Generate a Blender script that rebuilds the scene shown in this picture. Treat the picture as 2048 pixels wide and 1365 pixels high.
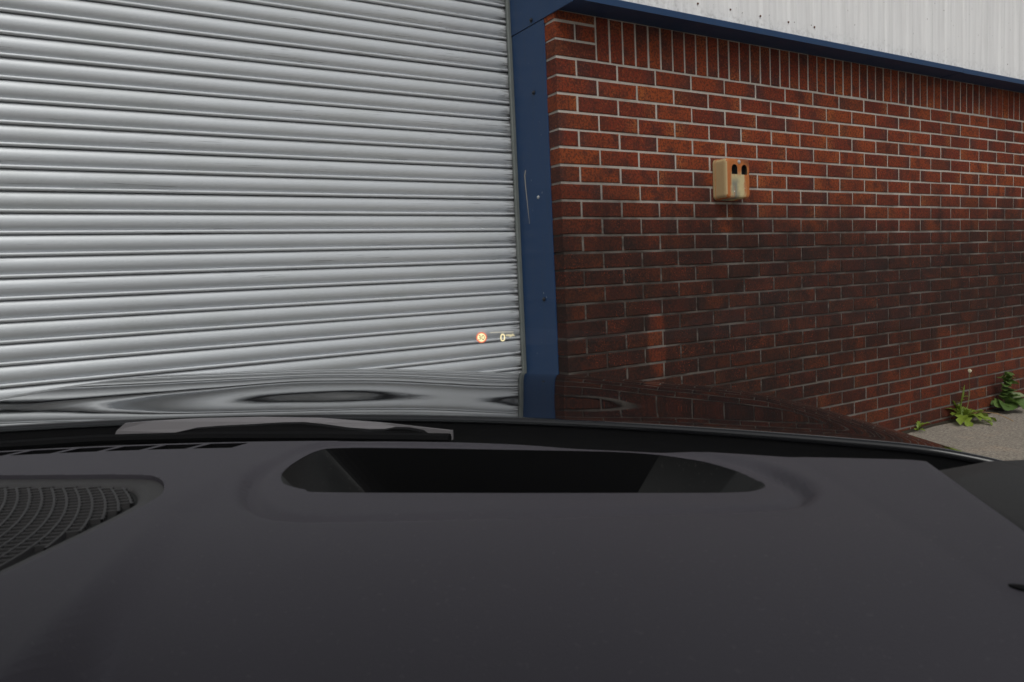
import bpy, bmesh, math, random
import numpy as np
from mathutils import Vector, Matrix
random.seed(7)
rng = np.random.RandomState(3)
for o in list(bpy.data.objects): bpy.data.objects.remove(o)
SC = bpy.context.scene
COL = SC.collection

# ------------------------------------------------------------------ camera
W, H = 2048.0, 1365.0
FPX = 1494.0
CAM = Vector((-1.878, -2.640, 1.0495))
CR = Vector((0.85264, -0.52043, -0.04645)).normalized()
CF = Vector((0.51604, 0.85270, -0.08128)).normalized()
CU = CR.cross(CF).normalized()
cd = bpy.data.cameras.new('camera')
cam = bpy.data.objects.new('camera', cd); COL.objects.link(cam)
cd.sensor_width = 36.0; cd.lens = FPX / W * 36.0
cd.clip_start = 0.02; cd.clip_end = 900
cam.matrix_world = Matrix(((CR.x, CU.x, -CF.x, CAM.x), (CR.y, CU.y, -CF.y, CAM.y), (CR.z, CU.z, -CF.z, CAM.z), (0, 0, 0, 1)))
cd.dof.use_dof = True; cd.dof.focus_distance = 1.6; cd.dof.aperture_fstop = 16.0
SC.camera = cam

# ------------------------------------------------------------------ sky, sun, exposure
SUN_EL, SUN_AZ = math.radians(52), math.radians(205)      # azimuth clockwise from +Y
wd = bpy.data.worlds.new('World'); SC.world = wd; wd.use_nodes = True
nt = wd.node_tree; nt.nodes.clear()
sky = nt.nodes.new('ShaderNodeTexSky'); sky.sky_type = 'NISHITA'; sky.sun_disc = False
sky.sun_elevation = SUN_EL; sky.sun_rotation = SUN_AZ; sky.dust_density = 4.0; sky.air_density = 1.0; sky.ozone_density = 1.0
hs = nt.nodes.new('ShaderNodeHueSaturation'); hs.inputs['Saturation'].default_value = 0.30
bg = nt.nodes.new('ShaderNodeBackground'); bg.inputs['Strength'].default_value = 0.10
wo = nt.nodes.new('ShaderNodeOutputWorld')
nt.links.new(sky.outputs[0], hs.inputs['Color']); nt.links.new(hs.outputs[0], bg.inputs[0]); nt.links.new(bg.outputs[0], wo.inputs[0])
sl = bpy.data.lights.new('sun', 'SUN'); sl.energy = 0.8; sl.angle = math.radians(30); sl.color = (1, 0.97, 0.93)
sun = bpy.data.objects.new('sun', sl); COL.objects.link(sun)
sdir = Vector((math.sin(SUN_AZ) * math.cos(SUN_EL), math.cos(SUN_AZ) * math.cos(SUN_EL), math.sin(SUN_EL)))
sun.rotation_euler = sdir.to_track_quat('Z', 'Y').to_euler(); sun.location = (-6, -10, 12)
SC.view_settings.view_transform = 'Standard'; SC.view_settings.look = 'None'
SC.view_settings.exposure = 0.22; SC.view_settings.gamma = 1.0; SC.view_settings.use_curve_mapping = False
SC.render.engine = 'CYCLES'
SC.cycles.transparent_max_bounces = 16
SC.cycles.max_bounces = 6; SC.cycles.diffuse_bounces = 3; SC.cycles.glossy_bounces = 3

# ------------------------------------------------------------------ helpers
def pray(px, py):
    return CF + CR * ((px - W / 2) / FPX) - CU * ((py - H / 2) / FPX)
def on(px, py, axis, val):                     # the point of a world plane that a pixel looks at
    d = pray(px, py); return CAM + d * ((val - CAM[axis]) / d[axis])
def project(P):
    d = Vector(P) - CAM; z = d.dot(CF)
    return W / 2 + FPX * d.dot(CR) / z, H / 2 - FPX * d.dot(CU) / z, z
def tag(o, label=None, cat=None, group=None, kind=None):
    if label: o['label'] = label
    if cat: o['category'] = cat
    if group: o['group'] = group
    if kind: o['kind'] = kind
    return o
def empty(name, loc, rz=0):
    o = bpy.data.objects.new(name, None); o.empty_display_size = 0.1; COL.objects.link(o); o.location = loc; o.rotation_euler.z = rz
    return o
def link(name, me, mat=None, parent=None, smooth=False):
    if mat is not None:
        for m in (mat if isinstance(mat, (list, tuple)) else [mat]): me.materials.append(m)
    if smooth:
        for pgn in me.polygons: pgn.use_smooth = True
    o = bpy.data.objects.new(name, me); COL.objects.link(o)
    if parent is not None: o.parent = parent
    return o
def mesh(verts, faces, name='m'):
    me = bpy.data.meshes.new(name); me.from_pydata([tuple(v) for v in verts], [], [tuple(f) for f in faces]); me.update()
    return me
def fixn(me):
    bm = bmesh.new(); bm.from_mesh(me); bmesh.ops.recalc_face_normals(bm, faces=bm.faces); bm.to_mesh(me); bm.free(); return me
def box_me(a, b, bev=0.0, seg=1):
    bm = bmesh.new(); bmesh.ops.create_cube(bm, size=1)
    c = [(a[i] + b[i]) / 2 for i in range(3)]; s = [abs(b[i] - a[i]) for i in range(3)]
    for v in bm.verts: v.co = Vector((c[0] + v.co.x * s[0], c[1] + v.co.y * s[1], c[2] + v.co.z * s[2]))
    if bev > 0: bmesh.ops.bevel(bm, geom=list(bm.edges), offset=bev, segments=seg, affect='EDGES', profile=0.5)
    me = bpy.data.meshes.new('box'); bm.to_mesh(me); bm.free(); return me
def box(name, a, b, mat, parent=None, bev=0.0, seg=1):
    return link(name, box_me(a, b, bev, seg), mat, parent)
def grid_me(P):                                 # P[i][j] -> quads
    n, m = len(P), len(P[0]); vs = [tuple(q) for row in P for q in row]
    fs = [(i * m + j, i * m + j + 1, (i + 1) * m + j + 1, (i + 1) * m + j) for i in range(n - 1) for j in range(m - 1)]
    return mesh(vs, fs)
def prism(poly, lo, hi):                        # polygon of 3-D points (hi side given by functions) -> closed prism along local z
    n = len(poly); vs = [(x, y, lo) for x, y in poly] + [(x, y, hi) for x, y in poly]
    fs = [tuple(range(n - 1, -1, -1)), tuple(range(n, 2 * n))] + [(i, (i + 1) % n, n + (i + 1) % n, n + i) for i in range(n)]
    return fixn(mesh(vs, fs))
def tube_me(pts, rad, seg=8, caps=True):
    pts = [Vector(q) for q in pts]; n = len(pts); vs = []; fs = []
    for i, q in enumerate(pts):
        t = (pts[min(i + 1, n - 1)] - pts[max(i - 1, 0)]).normalized()
        a = t.cross(Vector((0, 0, 1)))
        if a.length < 1e-3: a = t.cross(Vector((1, 0, 0)))
        a.normalize(); b = t.cross(a)
        rr = rad[i] if isinstance(rad, (list, tuple)) else rad
        for k in range(seg):
            th = 2 * math.pi * k / seg; vs.append(q + a * (math.cos(th) * rr) + b * (math.sin(th) * rr))
    for i in range(n - 1):
        for k in range(seg):
            fs.append((i * seg + k, i * seg + (k + 1) % seg, (i + 1) * seg + (k + 1) % seg, (i + 1) * seg + k))
    if caps: fs += [tuple(range(seg - 1, -1, -1)), tuple((n - 1) * seg + k for k in range(seg))]
    return fixn(mesh(vs, fs))
def catmull(pts, per=6, closed=True):
    n = len(pts); out = []
    for i in range(n if closed else n - 1):
        if closed: p0, p1, p2, p3 = [pts[(i + k) % n] for k in (-1, 0, 1, 2)]
        else: p0, p1, p2, p3 = [pts[max(0, min(n - 1, i + k))] for k in (-1, 0, 1, 2)]
        for k in range(per):
            t = k / per
            out.append(tuple(0.5 * (2 * b + (-a + c) * t + (2 * a - 5 * b + 4 * c - d) * t * t + (-a + 3 * b - 3 * c + d) * t ** 3) for a, b, c, d in zip(p0, p1, p2, p3)))
    if not closed: out.append(tuple(pts[-1]))
    return out

# ------------------------------------------------------------------ material helper
class NT:
    def __init__(s, name):
        s.m = bpy.data.materials.new(name); s.m.use_nodes = True; s.t = s.m.node_tree; s.t.nodes.clear()
        s.out = s.t.nodes.new('ShaderNodeOutputMaterial')
    def n(s, typ, **kw):
        nd = s.t.nodes.new('ShaderNode' + typ)
        for k, v in kw.items():
            if k.startswith('_'): setattr(nd, k[1:], v)
        for k, v in kw.items():
            if not k.startswith('_'): s.set(nd.inputs[k.replace('__', ' ')] if not k.startswith('i') or not k[1:].isdigit() else nd.inputs[int(k[1:])], v)
        return nd
    def set(s, inp, v):
        if isinstance(v, bpy.types.NodeSocket): s.t.links.new(v, inp)
        elif isinstance(v, bpy.types.Node): s.t.links.new(v.outputs[0], inp)
        elif isinstance(v, tuple) and len(v) == 3 and inp.type == 'RGBA': inp.default_value = (*v, 1)
        else: inp.default_value = v
    def math(s, op, a, b=0.0, c=0.0, clamp=False):
        nd = s.t.nodes.new('ShaderNodeMath'); nd.operation = op; nd.use_clamp = clamp
        for i, v in enumerate((a, b, c)): s.set(nd.inputs[i], v)
        return nd.outputs[0]
    def mix(s, f, a, b, mode='MIX'):
        nd = s.t.nodes.new('ShaderNodeMix'); nd.data_type = 'RGBA'; nd.blend_type = mode
        s.set(nd.inputs[0], f); s.set(nd.inputs[6], a); s.set(nd.inputs[7], b); return nd.outputs[2]
    def ramp(s, f, stops, interp='LINEAR'):
        nd = s.t.nodes.new('ShaderNodeValToRGB'); nd.color_ramp.interpolation = interp; el = nd.color_ramp.elements
        while len(el) < len(stops): el.new(0.5)
        for e, (p, c) in zip(el, stops): e.position = p; e.color = (*c, 1) if len(c) == 3 else c
        s.set(nd.inputs[0], f); return nd.outputs[0]
    def smooth(s, v, lo, hi):
        nd = s.t.nodes.new('ShaderNodeMapRange'); nd.interpolation_type = 'SMOOTHSTEP'; s.set(nd.inputs[0], v)
        s.set(nd.inputs[1], lo); s.set(nd.inputs[2], hi); return nd.outputs[0]
    def noise(s, vec, scale, detail=3, rough=0.5, dist=0.0):
        nd = s.n('TexNoise', Scale=scale, Detail=detail, Roughness=rough, Distortion=dist)
        if vec is not None: s.set(nd.inputs['Vector'], vec)
        return nd.outputs[0]
    def pos(s): return s.n('NewGeometry').outputs['Position']
    def obj(s): return s.n('TexCoord').outputs['Object']
    def mapping(s, vec, scale=(1, 1, 1), loc=(0, 0, 0), rot=(0, 0, 0)):
        nd = s.t.nodes.new('ShaderNodeMapping'); s.set(nd.inputs[0], vec); nd.inputs['Scale'].default_value = scale
        nd.inputs['Location'].default_value = loc; nd.inputs['Rotation'].default_value = rot; return nd.outputs[0]
    def bump(s, h, strength=0.3, dist=0.01):
        nd = s.n('Bump', Strength=strength, Distance=dist); s.set(nd.inputs['Height'], h); return nd.outputs[0]
    def bsdf(s, col, rough=0.6, metal=0.0, normal=None, spec=0.5, **kw):
        b = s.t.nodes.new('ShaderNodeBsdfPrincipled'); s.set(b.inputs['Base Color'], col); s.set(b.inputs['Roughness'], rough)
        s.set(b.inputs['Metallic'], metal); b.inputs['Specular IOR Level'].default_value = spec
        for k, v in kw.items(): s.set(b.inputs[k.replace('_', ' ')], v)
        if normal is not None: s.set(b.inputs['Normal'], normal)
        s.t.links.new(b.outputs[0], s.out.inputs[0]); return s.m

ZC3 = 1.98                                       # height of the bed joint under the soldier course
def grime_shade(b, pos):                               # irregular dirt and damp plus the car's shade, painted in: 0 none .. 1 full
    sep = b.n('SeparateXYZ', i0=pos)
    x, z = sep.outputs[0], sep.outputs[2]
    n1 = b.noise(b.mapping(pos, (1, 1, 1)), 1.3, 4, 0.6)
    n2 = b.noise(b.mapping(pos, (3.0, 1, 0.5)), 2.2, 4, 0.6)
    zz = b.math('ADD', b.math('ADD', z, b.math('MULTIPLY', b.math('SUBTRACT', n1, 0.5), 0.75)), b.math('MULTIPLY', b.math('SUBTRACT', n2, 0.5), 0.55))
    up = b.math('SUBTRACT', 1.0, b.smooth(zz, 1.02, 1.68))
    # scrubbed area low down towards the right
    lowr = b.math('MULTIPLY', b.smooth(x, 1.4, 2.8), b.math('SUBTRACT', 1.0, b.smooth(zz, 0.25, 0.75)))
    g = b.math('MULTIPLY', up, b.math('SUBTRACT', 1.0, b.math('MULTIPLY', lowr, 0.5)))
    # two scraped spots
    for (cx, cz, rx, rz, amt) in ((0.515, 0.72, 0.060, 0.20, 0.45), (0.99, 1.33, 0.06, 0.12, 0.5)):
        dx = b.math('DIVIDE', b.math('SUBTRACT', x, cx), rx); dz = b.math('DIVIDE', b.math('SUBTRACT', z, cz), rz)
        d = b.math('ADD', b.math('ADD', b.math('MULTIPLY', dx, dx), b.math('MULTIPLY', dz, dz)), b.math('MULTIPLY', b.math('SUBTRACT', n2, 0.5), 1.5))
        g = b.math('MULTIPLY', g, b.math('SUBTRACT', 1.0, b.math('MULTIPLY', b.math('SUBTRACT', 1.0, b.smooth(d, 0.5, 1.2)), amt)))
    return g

def m_brick():
    b = NT('brick'); pos = b.pos()
    rnd = b.math('FRACT', b.math('ADD', b.n('ObjectInfo').outputs['Random'], b.math('MULTIPLY', b.n('NewGeometry').outputs['Random Per Island'], 7.13)))
    r2 = b.math('FRACT', b.math('MULTIPLY', rnd, 17.31)); r3 = b.math('FRACT', b.math('MULTIPLY', rnd, 91.7))
    base = b.ramp(rnd, [(0, (0.130, 0.0165, 0.0060)), (0.3, (0.180, 0.025, 0.0070)), (0.6, (0.225, 0.036, 0.0075)), (0.85, (0.280, 0.053, 0.0085)), (1, (0.10, 0.018, 0.008))])
    off = b.n('CombineXYZ', i0=b.math('MULTIPLY', rnd, 30), i1=b.math('MULTIPLY', r2, 30), i2=0.0)
    v = b.n('VectorMath', _operation='ADD', i0=pos, i1=off).outputs[0]
    blot = b.noise(v, 14, 4, 0.6)
    base = b.mix(b.smooth(blot, 0.45, 0.75), base, (0.060, 0.014, 0.009))
    uv = b.n('UVMap'); u = b.n('SeparateXYZ', i0=uv.outputs[0]).outputs[0]
    end = b.math('ABSOLUTE', b.math('SUBTRACT', u, 0.5))
    side = b.math('ABSOLUTE', b.math('SUBTRACT', u, b.math('GREATER_THAN', r2, 0.5)))     # 0 at one end
    em = b.smooth(side, 0.45, 0.0)
    # burnt bluish end on some, sandy orange end on others
    burnt = b.math('MULTIPLY', em, b.smooth(r3, 0.45, 0.7))
    sandy = b.math('MULTIPLY', b.math('MULTIPLY', em, b.smooth(r3, 0.4, 0.15)), b.smooth(b.noise(v, 160, 2, 0.7), 0.40, 0.62))
    base = b.mix(b.math('MULTIPLY', burnt, 0.75), base, (0.045, 0.020, 0.020))
    base = b.mix(b.math('MULTIPLY', sandy, 0.8), base, (0.36, 0.115, 0.030))
    speck = b.noise(pos, 95, 3, 0.62)
    base = b.mix(b.math('MULTIPLY', b.smooth(speck, 0.47, 0.57), 0.70), base, (0.040, 0.012, 0.006))
    base = b.mix(b.math('MULTIPLY', b.smooth(b.noise(v, 110, 3, 0.6), 0.57, 0.64), 0.45), base, (0.31, 0.080, 0.018))
    pits = b.noise(pos, 48, 5, 0.8)
    base = b.mix(b.math('MULTIPLY', b.smooth(pits, 0.55, 0.72), 0.5), base, (0.05, 0.018, 0.012))
    g = grime_shade(b, pos)
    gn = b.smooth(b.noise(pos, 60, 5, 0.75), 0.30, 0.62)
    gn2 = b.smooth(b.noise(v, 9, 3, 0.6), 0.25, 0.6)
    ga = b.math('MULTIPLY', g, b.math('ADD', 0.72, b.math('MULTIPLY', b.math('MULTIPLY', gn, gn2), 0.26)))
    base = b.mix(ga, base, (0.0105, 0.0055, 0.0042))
    chip = b.math('MULTIPLY', g, b.math('MULTIPLY', b.smooth(b.noise(pos, 130, 3, 0.7), 0.56, 0.66), b.smooth(b.noise(pos, 8, 2), 0.46, 0.6)))
    base = b.mix(chip, base, (0.19, 0.036, 0.012))
    h = b.math('ADD', b.noise(b.mapping(pos, (1, 1, 0.6)), 260, 4, 0.7), b.math('MULTIPLY', pits, 0.8))
    return b.bsdf(base, 0.82, 0, b.bump(h, 0.55, 0.004), 0.3)
def m_mortar():
    b = NT('mortar'); pos = b.pos()
    n = b.noise(pos, 30, 4, 0.6)
    c = b.mix(n, (0.38, 0.34, 0.30), (0.54, 0.49, 0.44))
    c = b.mix(b.math('MULTIPLY', b.smooth(b.noise(pos, 3.1, 5, 0.65), 0.5, 0.7), 0.6), c, (0.20, 0.17, 0.14))
    g = b.math('MAXIMUM', grime_shade(b, pos), b.math('MULTIPLY', b.smooth(b.n('SeparateXYZ', i0=pos).outputs[2], 1.25, 0.7), 0.8))  # same dirt and painted shade, mortar darkened further towards the ground
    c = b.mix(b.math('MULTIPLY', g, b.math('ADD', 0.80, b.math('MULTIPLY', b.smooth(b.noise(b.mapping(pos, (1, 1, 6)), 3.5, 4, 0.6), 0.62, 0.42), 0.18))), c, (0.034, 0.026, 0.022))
    c = b.mix(b.math('MULTIPLY', b.smooth(b.noise(pos, 380, 3, 0.6), 0.55, 0.7), 0.4), c, (0.1, 0.08, 0.07))
    return b.bsdf(c, 0.95, 0, b.bump(b.noise(pos, 220, 4, 0.7), 0.7, 0.004), 0.2)
def m_slat():
    b = NT('galvanised_slat'); pos = b.pos(); ob = b.n('ObjectInfo').outputs['Random']
    off = b.n('CombineXYZ', i0=b.math('MULTIPLY', ob, 50), i1=0.0, i2=b.math('MULTIPLY', ob, 20))
    v = b.n('VectorMath', _operation='ADD', i0=pos, i1=off).outputs[0]
    st = b.noise(b.mapping(v, (1.2, 40, 60)), 2.2, 5, 0.65)
    cl = b.noise(v, 3.0, 4, 0.6)
    c = b.mix(st, (0.485, 0.50, 0.52), (0.60, 0.62, 0.65))
    c = b.mix(b.math('MULTIPLY', b.smooth(cl, 0.45, 0.75), 0.35), c, (0.455, 0.475, 0.47))
    # thin dark rubbing scratches along the slat, in a few places
    sc = b.math('MULTIPLY', b.smooth(b.noise(b.mapping(v, (5, 1, 330)), 1.0, 3, 0.6), 0.64, 0.69), b.smooth(b.noise(b.mapping(v, (2.0, 1, 10)), 1.0, 2), 0.52, 0.60))
    c = b.mix(b.math('MULTIPLY', sc, 0.9), c, (0.11, 0.105, 0.11))
    # worn ragged ends in the guide
    x = b.n('SeparateXYZ', i0=pos).outputs[0]
    we = b.math('MULTIPLY', b.smooth(x, -0.085, -0.015), b.smooth(b.noise(b.mapping(v, (9, 1, 150)), 1.0, 4, 0.7), 0.50, 0.60))
    c = b.mix(b.math('MULTIPLY', we, 0.85), c, (0.055, 0.05, 0.055))
    dust = b.smooth(b.noise(pos, 90, 4, 0.7), 0.62, 0.8)
    c = b.mix(b.math('MULTIPLY', dust, 0.25), c, (0.3, 0.29, 0.27))
    r = b.math('ADD', 0.36, b.math('MULTIPLY', cl, 0.16))
    return b.bsdf(c, r, 0.28, b.bump(b.noise(b.mapping(v, (1.5, 1, 10)), 4, 3), 0.12, 0.004), 0.5)
def m_blue(name='blue_paint', c0=(0.0062, 0.034, 0.100), c1=(0.0090, 0.042, 0.118)):
    b = NT(name); pos = b.pos()
    n = b.noise(b.mapping(pos, (1, 1, 0.35)), 9, 4, 0.6)
    c = b.mix(n, c0, c1)
    st = b.smooth(b.noise(b.mapping(pos, (30, 30, 1.6)), 1.5, 4, 0.6), 0.50, 0.75)
    c = b.mix(b.math('MULTIPLY', st, 0.2), c, (0.03, 0.042, 0.06))
    nick = b.smooth(b.noise(b.mapping(pos, (1, 1, 0.5)), 95, 2, 0.5), 0.765, 0.80)
    c = b.mix(nick, c, (0.30, 0.33, 0.36))
    return b.bsdf(c, b.math('ADD', 0.38, b.math('MULTIPLY', n, 0.2)), 0, b.bump(b.noise(pos, 6, 2), 0.06, 0.01), 0.45)
def m_white():
    b = NT('white_cladding'); pos = b.pos()
    n = b.noise(b.mapping(pos, (16, 1, 0.7)), 2.0, 5, 0.65)
    c = b.mix(b.smooth(n, 0.3, 0.75), (0.82, 0.81, 0.815), (0.70, 0.69, 0.695))
    c = b.mix(b.math('MULTIPLY', b.smooth(b.noise(b.mapping(pos, (60, 1, 2.2)), 2.0, 3, 0.6), 0.5, 0.8), 0.2), c, (0.46, 0.45, 0.45))
    z = b.n('SeparateXYZ', i0=pos).outputs[2]
    low = b.math('MULTIPLY', b.smooth(z, 2.30, 2.19), b.smooth(b.noise(pos, 45, 5, 0.75), 0.46, 0.66))
    c = b.mix(b.math('MULTIPLY', low, 0.5), c, (0.30, 0.285, 0.27))
    spk = b.smooth(b.noise(pos, 60, 2, 0.5), 0.74, 0.77)
    c = b.mix(spk, c, (0.12, 0.10, 0.09))
    return b.bsdf(c, 0.55, 0, None, 0.4)
def m_simple(name, col, rough=0.6, metal=0.0, spec=0.5, nscale=0, namt=0.3, bumps=0.0):
    b = NT(name); nrm = None; c = col
    if nscale:
        n = b.noise(b.obj(), nscale, 4, 0.6)
        c = b.mix(n, tuple(q * (1 - namt) for q in col), tuple(min(1, q * (1 + namt)) for q in col))
        if bumps: nrm = b.bump(n, bumps, 0.003)
    return b.bsdf(c, rough, metal, nrm, spec)
def m_concrete():
    b = NT('concrete'); pos = b.pos()
    n = b.noise(pos, 1.2, 6, 0.65); f = b.noise(pos, 70, 3, 0.65)
    c = b.mix(n, (0.24, 0.208, 0.172), (0.33, 0.288, 0.240))
    c = b.mix(b.smooth(b.noise(pos, 4.5, 5, 0.7), 0.52, 0.72), c, (0.42, 0.33, 0.25))
    c = b.mix(b.math('MULTIPLY', b.smooth(b.noise(pos, 9, 5, 0.7), 0.55, 0.75), 0.6), c, (0.11, 0.105, 0.095))
    c = b.mix(b.math('MULTIPLY', b.smooth(f, 0.48, 0.58), 0.60), c, (0.115, 0.098, 0.080))
    c = b.mix(b.math('MULTIPLY', b.smooth(b.noise(pos, 24, 4, 0.7), 0.50, 0.66), 0.45), c, (0.14, 0.12, 0.10))
    c = b.mix(b.math('MULTIPLY', b.smooth(b.noise(pos, 62, 3, 0.6), 0.57, 0.64), 0.8), c, (0.42, 0.38, 0.33))
    return b.bsdf(c, 0.92, 0, b.bump(b.math('ADD', f, b.noise(pos, 40, 4, 0.7)), 0.6, 0.006), 0.25)
def m_rustbox():
    b = NT('rusty_cream_paint'); p = b.obj()
    sp = b.n('SeparateXYZ', i0=p); x, z = sp.outputs[0], sp.outputs[2]
    n = b.noise(b.mapping(p, (1.6, 1.6, 0.35)), 26, 5, 0.65); n2 = b.noise(p, 70, 4, 0.7)
    cream = b.mix(n2, (0.44, 0.36, 0.185), (0.55, 0.46, 0.26))
    # run-off stain under the left slot, as stained as in the place itself
    dx = b.math('DIVIDE', b.math('ADD', x, b.math('ADD', 0.024, b.math('MULTIPLY', b.math('SUBTRACT', b.noise(p, 30, 3), 0.5), 0.05))), 0.030)
    stain = b.math('MULTIPLY', b.smooth(b.math('ADD', b.math('ABSOLUTE', dx), b.math('MULTIPLY', b.math('SUBTRACT', n, 0.5), 1.0)), 1.25, 0.1), b.smooth(z, 0.02, -0.03))
    rustf = b.math('ADD', b.math('MULTIPLY', b.smooth(b.math('ABSOLUTE', b.math('ADD', x, 0.004)), 0.022, 0.075), 0.55), b.math('MULTIPLY', b.smooth(z, -0.02, 0.09), 0.55))
    rustf = b.math('ADD', rustf, b.math('MULTIPLY', b.math('SUBTRACT', n, 0.5), 1.3))
    fr = b.n('SeparateXYZ', i0=b.n('NewGeometry').outputs['Normal']).outputs[0]
    rm = b.math('MULTIPLY', b.smooth(rustf, 0.08, 0.42), b.math('SUBTRACT', 1.0, b.math('MULTIPLY', b.math('LESS_THAN', fr, -0.6), 0.75)))
    c = b.mix(b.math('MULTIPLY', stain, 0.85), cream, (0.14, 0.15, 0.135))
    rust = b.mix(n2, (0.52, 0.140, 0.014), (0.26, 0.055, 0.008))
    c = b.mix(b.math('MULTIPLY', rm, 0.92), c, rust)
    top = b.math('MULTIPLY', b.smooth(b.math('ADD', z, b.math('MULTIPLY', x, 0.5)), 0.075, 0.11), 0.7)
    c = b.mix(top, c, (0.11, 0.028, 0.010))
    scr = b.smooth(b.noise(b.mapping(p, (1, 1, 1), rot=(0, 0.7, 0)), 55, 2, 0.5), 0.74, 0.76)
    c = b.mix(scr, c, (0.7, 0.68, 0.62))
    return b.bsdf(c, 0.62, 0, b.bump(n2, 0.25, 0.002), 0.4)
def m_leaf(name, c0, c1):
    b = NT(name); p = b.obj(); r = b.n('ObjectInfo').outputs['Random']
    c = b.mix(b.math('ADD', b.math('MULTIPLY', b.noise(p, 40, 3), 0.6), b.math('MULTIPLY', r, 0.4)), c0, c1)
    bs = b.n('BsdfPrincipled'); b.set(bs.inputs['Base Color'], c); bs.inputs['Roughness'].default_value = 0.5
    b.set(bs.inputs['Normal'], b.bump(b.noise(p, 90, 2), 0.3, 0.003))
    tr = b.n('BsdfTranslucent'); b.set(tr.inputs['Color'], c)
    mx = b.n('MixShader', i0=0.3); b.t.links.new(bs.outputs[0], mx.inputs[1]); b.t.links.new(tr.outputs[0], mx.inputs[2])
    b.t.links.new(mx.outputs[0], b.out.inputs[0]); return b.m
def m_paint():
    b = NT('black_car_paint'); p = b.obj()
    dust = b.smooth(b.noise(p, 700, 2, 0.5), 0.66, 0.72)
    c = b.mix(b.math('MULTIPLY', dust, 0.15), (0.006, 0.006, 0.007), (0.10, 0.10, 0.10))
    return b.bsdf(c, b.math('ADD', 0.006, b.math('MULTIPLY', b.noise(p, 3, 3), 0.012)), 0, b.bump(b.noise(p, 8, 2, 0.4), 0.003, 0.02), 0.5, IOR=1.5)
def m_dash(name, col, sc=900):
    b = NT(name); p = b.obj()
    n = b.noise(p, sc, 2, 0.6); big = b.noise(p, 5, 3, 0.5)
    c = b.mix(big, tuple(q * 0.93 for q in col), tuple(q * 1.07 for q in col))
    c = b.mix(b.math('MULTIPLY', b.smooth(b.noise(p, 330, 2, 0.5), 0.66, 0.72), 0.10), c, (0.22, 0.21, 0.2))
    return b.bsdf(c, 0.62, 0, b.bump(n, 0.25, 0.0006), 0.35)
def m_glass(name='windscreen_glass', tint=(0.92, 0.945, 0.935)):
    b = NT(name)
    lw = b.n('LayerWeight', Blend=0.5)
    f = b.math('ADD', 0.035, b.math('MULTIPLY', b.math('POWER', lw.outputs['Facing'], 5.0), 0.8))
    t = b.n('BsdfTransparent', Color=(*tint, 1)); g = b.n('BsdfGlossy', Roughness=0.0)
    mx = b.n('MixShader', i0=f); b.t.links.new(t.outputs[0], mx.inputs[1]); b.t.links.new(g.outputs[0], mx.inputs[2])
    b.t.links.new(mx.outputs[0], b.out.inputs[0]); return b.m
def m_emit(name, col, st):
    b = NT(name); e = b.n('Emission', Color=(*col, 1), Strength=st); b.t.links.new(e.outputs[0], b.out.inputs[0]); return b.m

M = dict(brick=m_brick(), mortar=m_mortar(), slat=m_slat(), blue=m_blue(), white=m_white(), concrete=m_concrete(), rustbox=m_rustbox(), paint=m_paint(), glass=m_glass(),
         guide=m_simple('grey_guide_steel', (0.14, 0.152, 0.145), 0.5, 0.2, 0.5, 14, 0.3),
         dark=m_simple('dark_void', (0.006, 0.006, 0.006), 0.9),
         screw=m_simple('dark_screw', (0.03, 0.032, 0.04), 0.45, 0.4), zinc=m_simple('zinc_screw', (0.6, 0.6, 0.6), 0.3, 0.8),
         rust=m_simple('rusted_fixing', (0.12, 0.05, 0.025), 0.8, 0, 0.3, 200, 0.5), scratch=m_simple('bare_scratch', (0.33, 0.31, 0.27), 0.6),
         leafa=m_leaf('dandelion_leaf', (0.13, 0.20, 0.022), (0.28, 0.36, 0.05)), leafb=m_leaf('weed_leaf', (0.055, 0.115, 0.022), (0.15, 0.23, 0.05)),
         leafp=m_leaf('pale_leaf', (0.25, 0.30, 0.16), (0.34, 0.38, 0.22)), stalk=m_simple('plant_stalk', (0.16, 0.15, 0.05), 0.6), dry=m_simple('dry_stalk', (0.33, 0.20, 0.08), 0.7),
         fluff=m_simple('seed_head', (0.55, 0.50, 0.36), 0.9), soil=m_simple('soil', (0.035, 0.028, 0.02), 0.95, 0, 0.2, 60, 0.5, 0.6),
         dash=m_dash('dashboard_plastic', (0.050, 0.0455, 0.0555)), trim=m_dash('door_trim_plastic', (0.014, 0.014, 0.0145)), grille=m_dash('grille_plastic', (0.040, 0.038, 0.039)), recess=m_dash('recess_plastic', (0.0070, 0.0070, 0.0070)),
         black=m_simple('black_plastic', (0.0035, 0.0035, 0.004), 0.8, 0, 0.12), gloss=m_simple('matt_black', (0.003, 0.003, 0.003), 0.9, 0, 0.08),
         scuttle=m_dash('reflection_grey', (0.16, 0.150, 0.158)), rubber=m_simple('tyre_rubber', (0.02, 0.02, 0.02), 0.85, 0, 0.3, 40, 0.3), alloy=m_simple('alloy_rim', (0.5, 0.5, 0.52), 0.3, 0.8),
         lining=m_simple('roof_lining', (0.25, 0.24, 0.23), 0.9), hcream=m_emit('display_cream_light', (1.0, 0.86, 0.48), 1.15), hred=m_emit('display_red_light', (1.0, 0.22, 0.12), 0.85),
         hdim=m_emit('display_dim_light', (0.8, 0.75, 0.6), 0.75), hdark=m_simple('display_dark', (0.02, 0.02, 0.018), 0.8))

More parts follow.
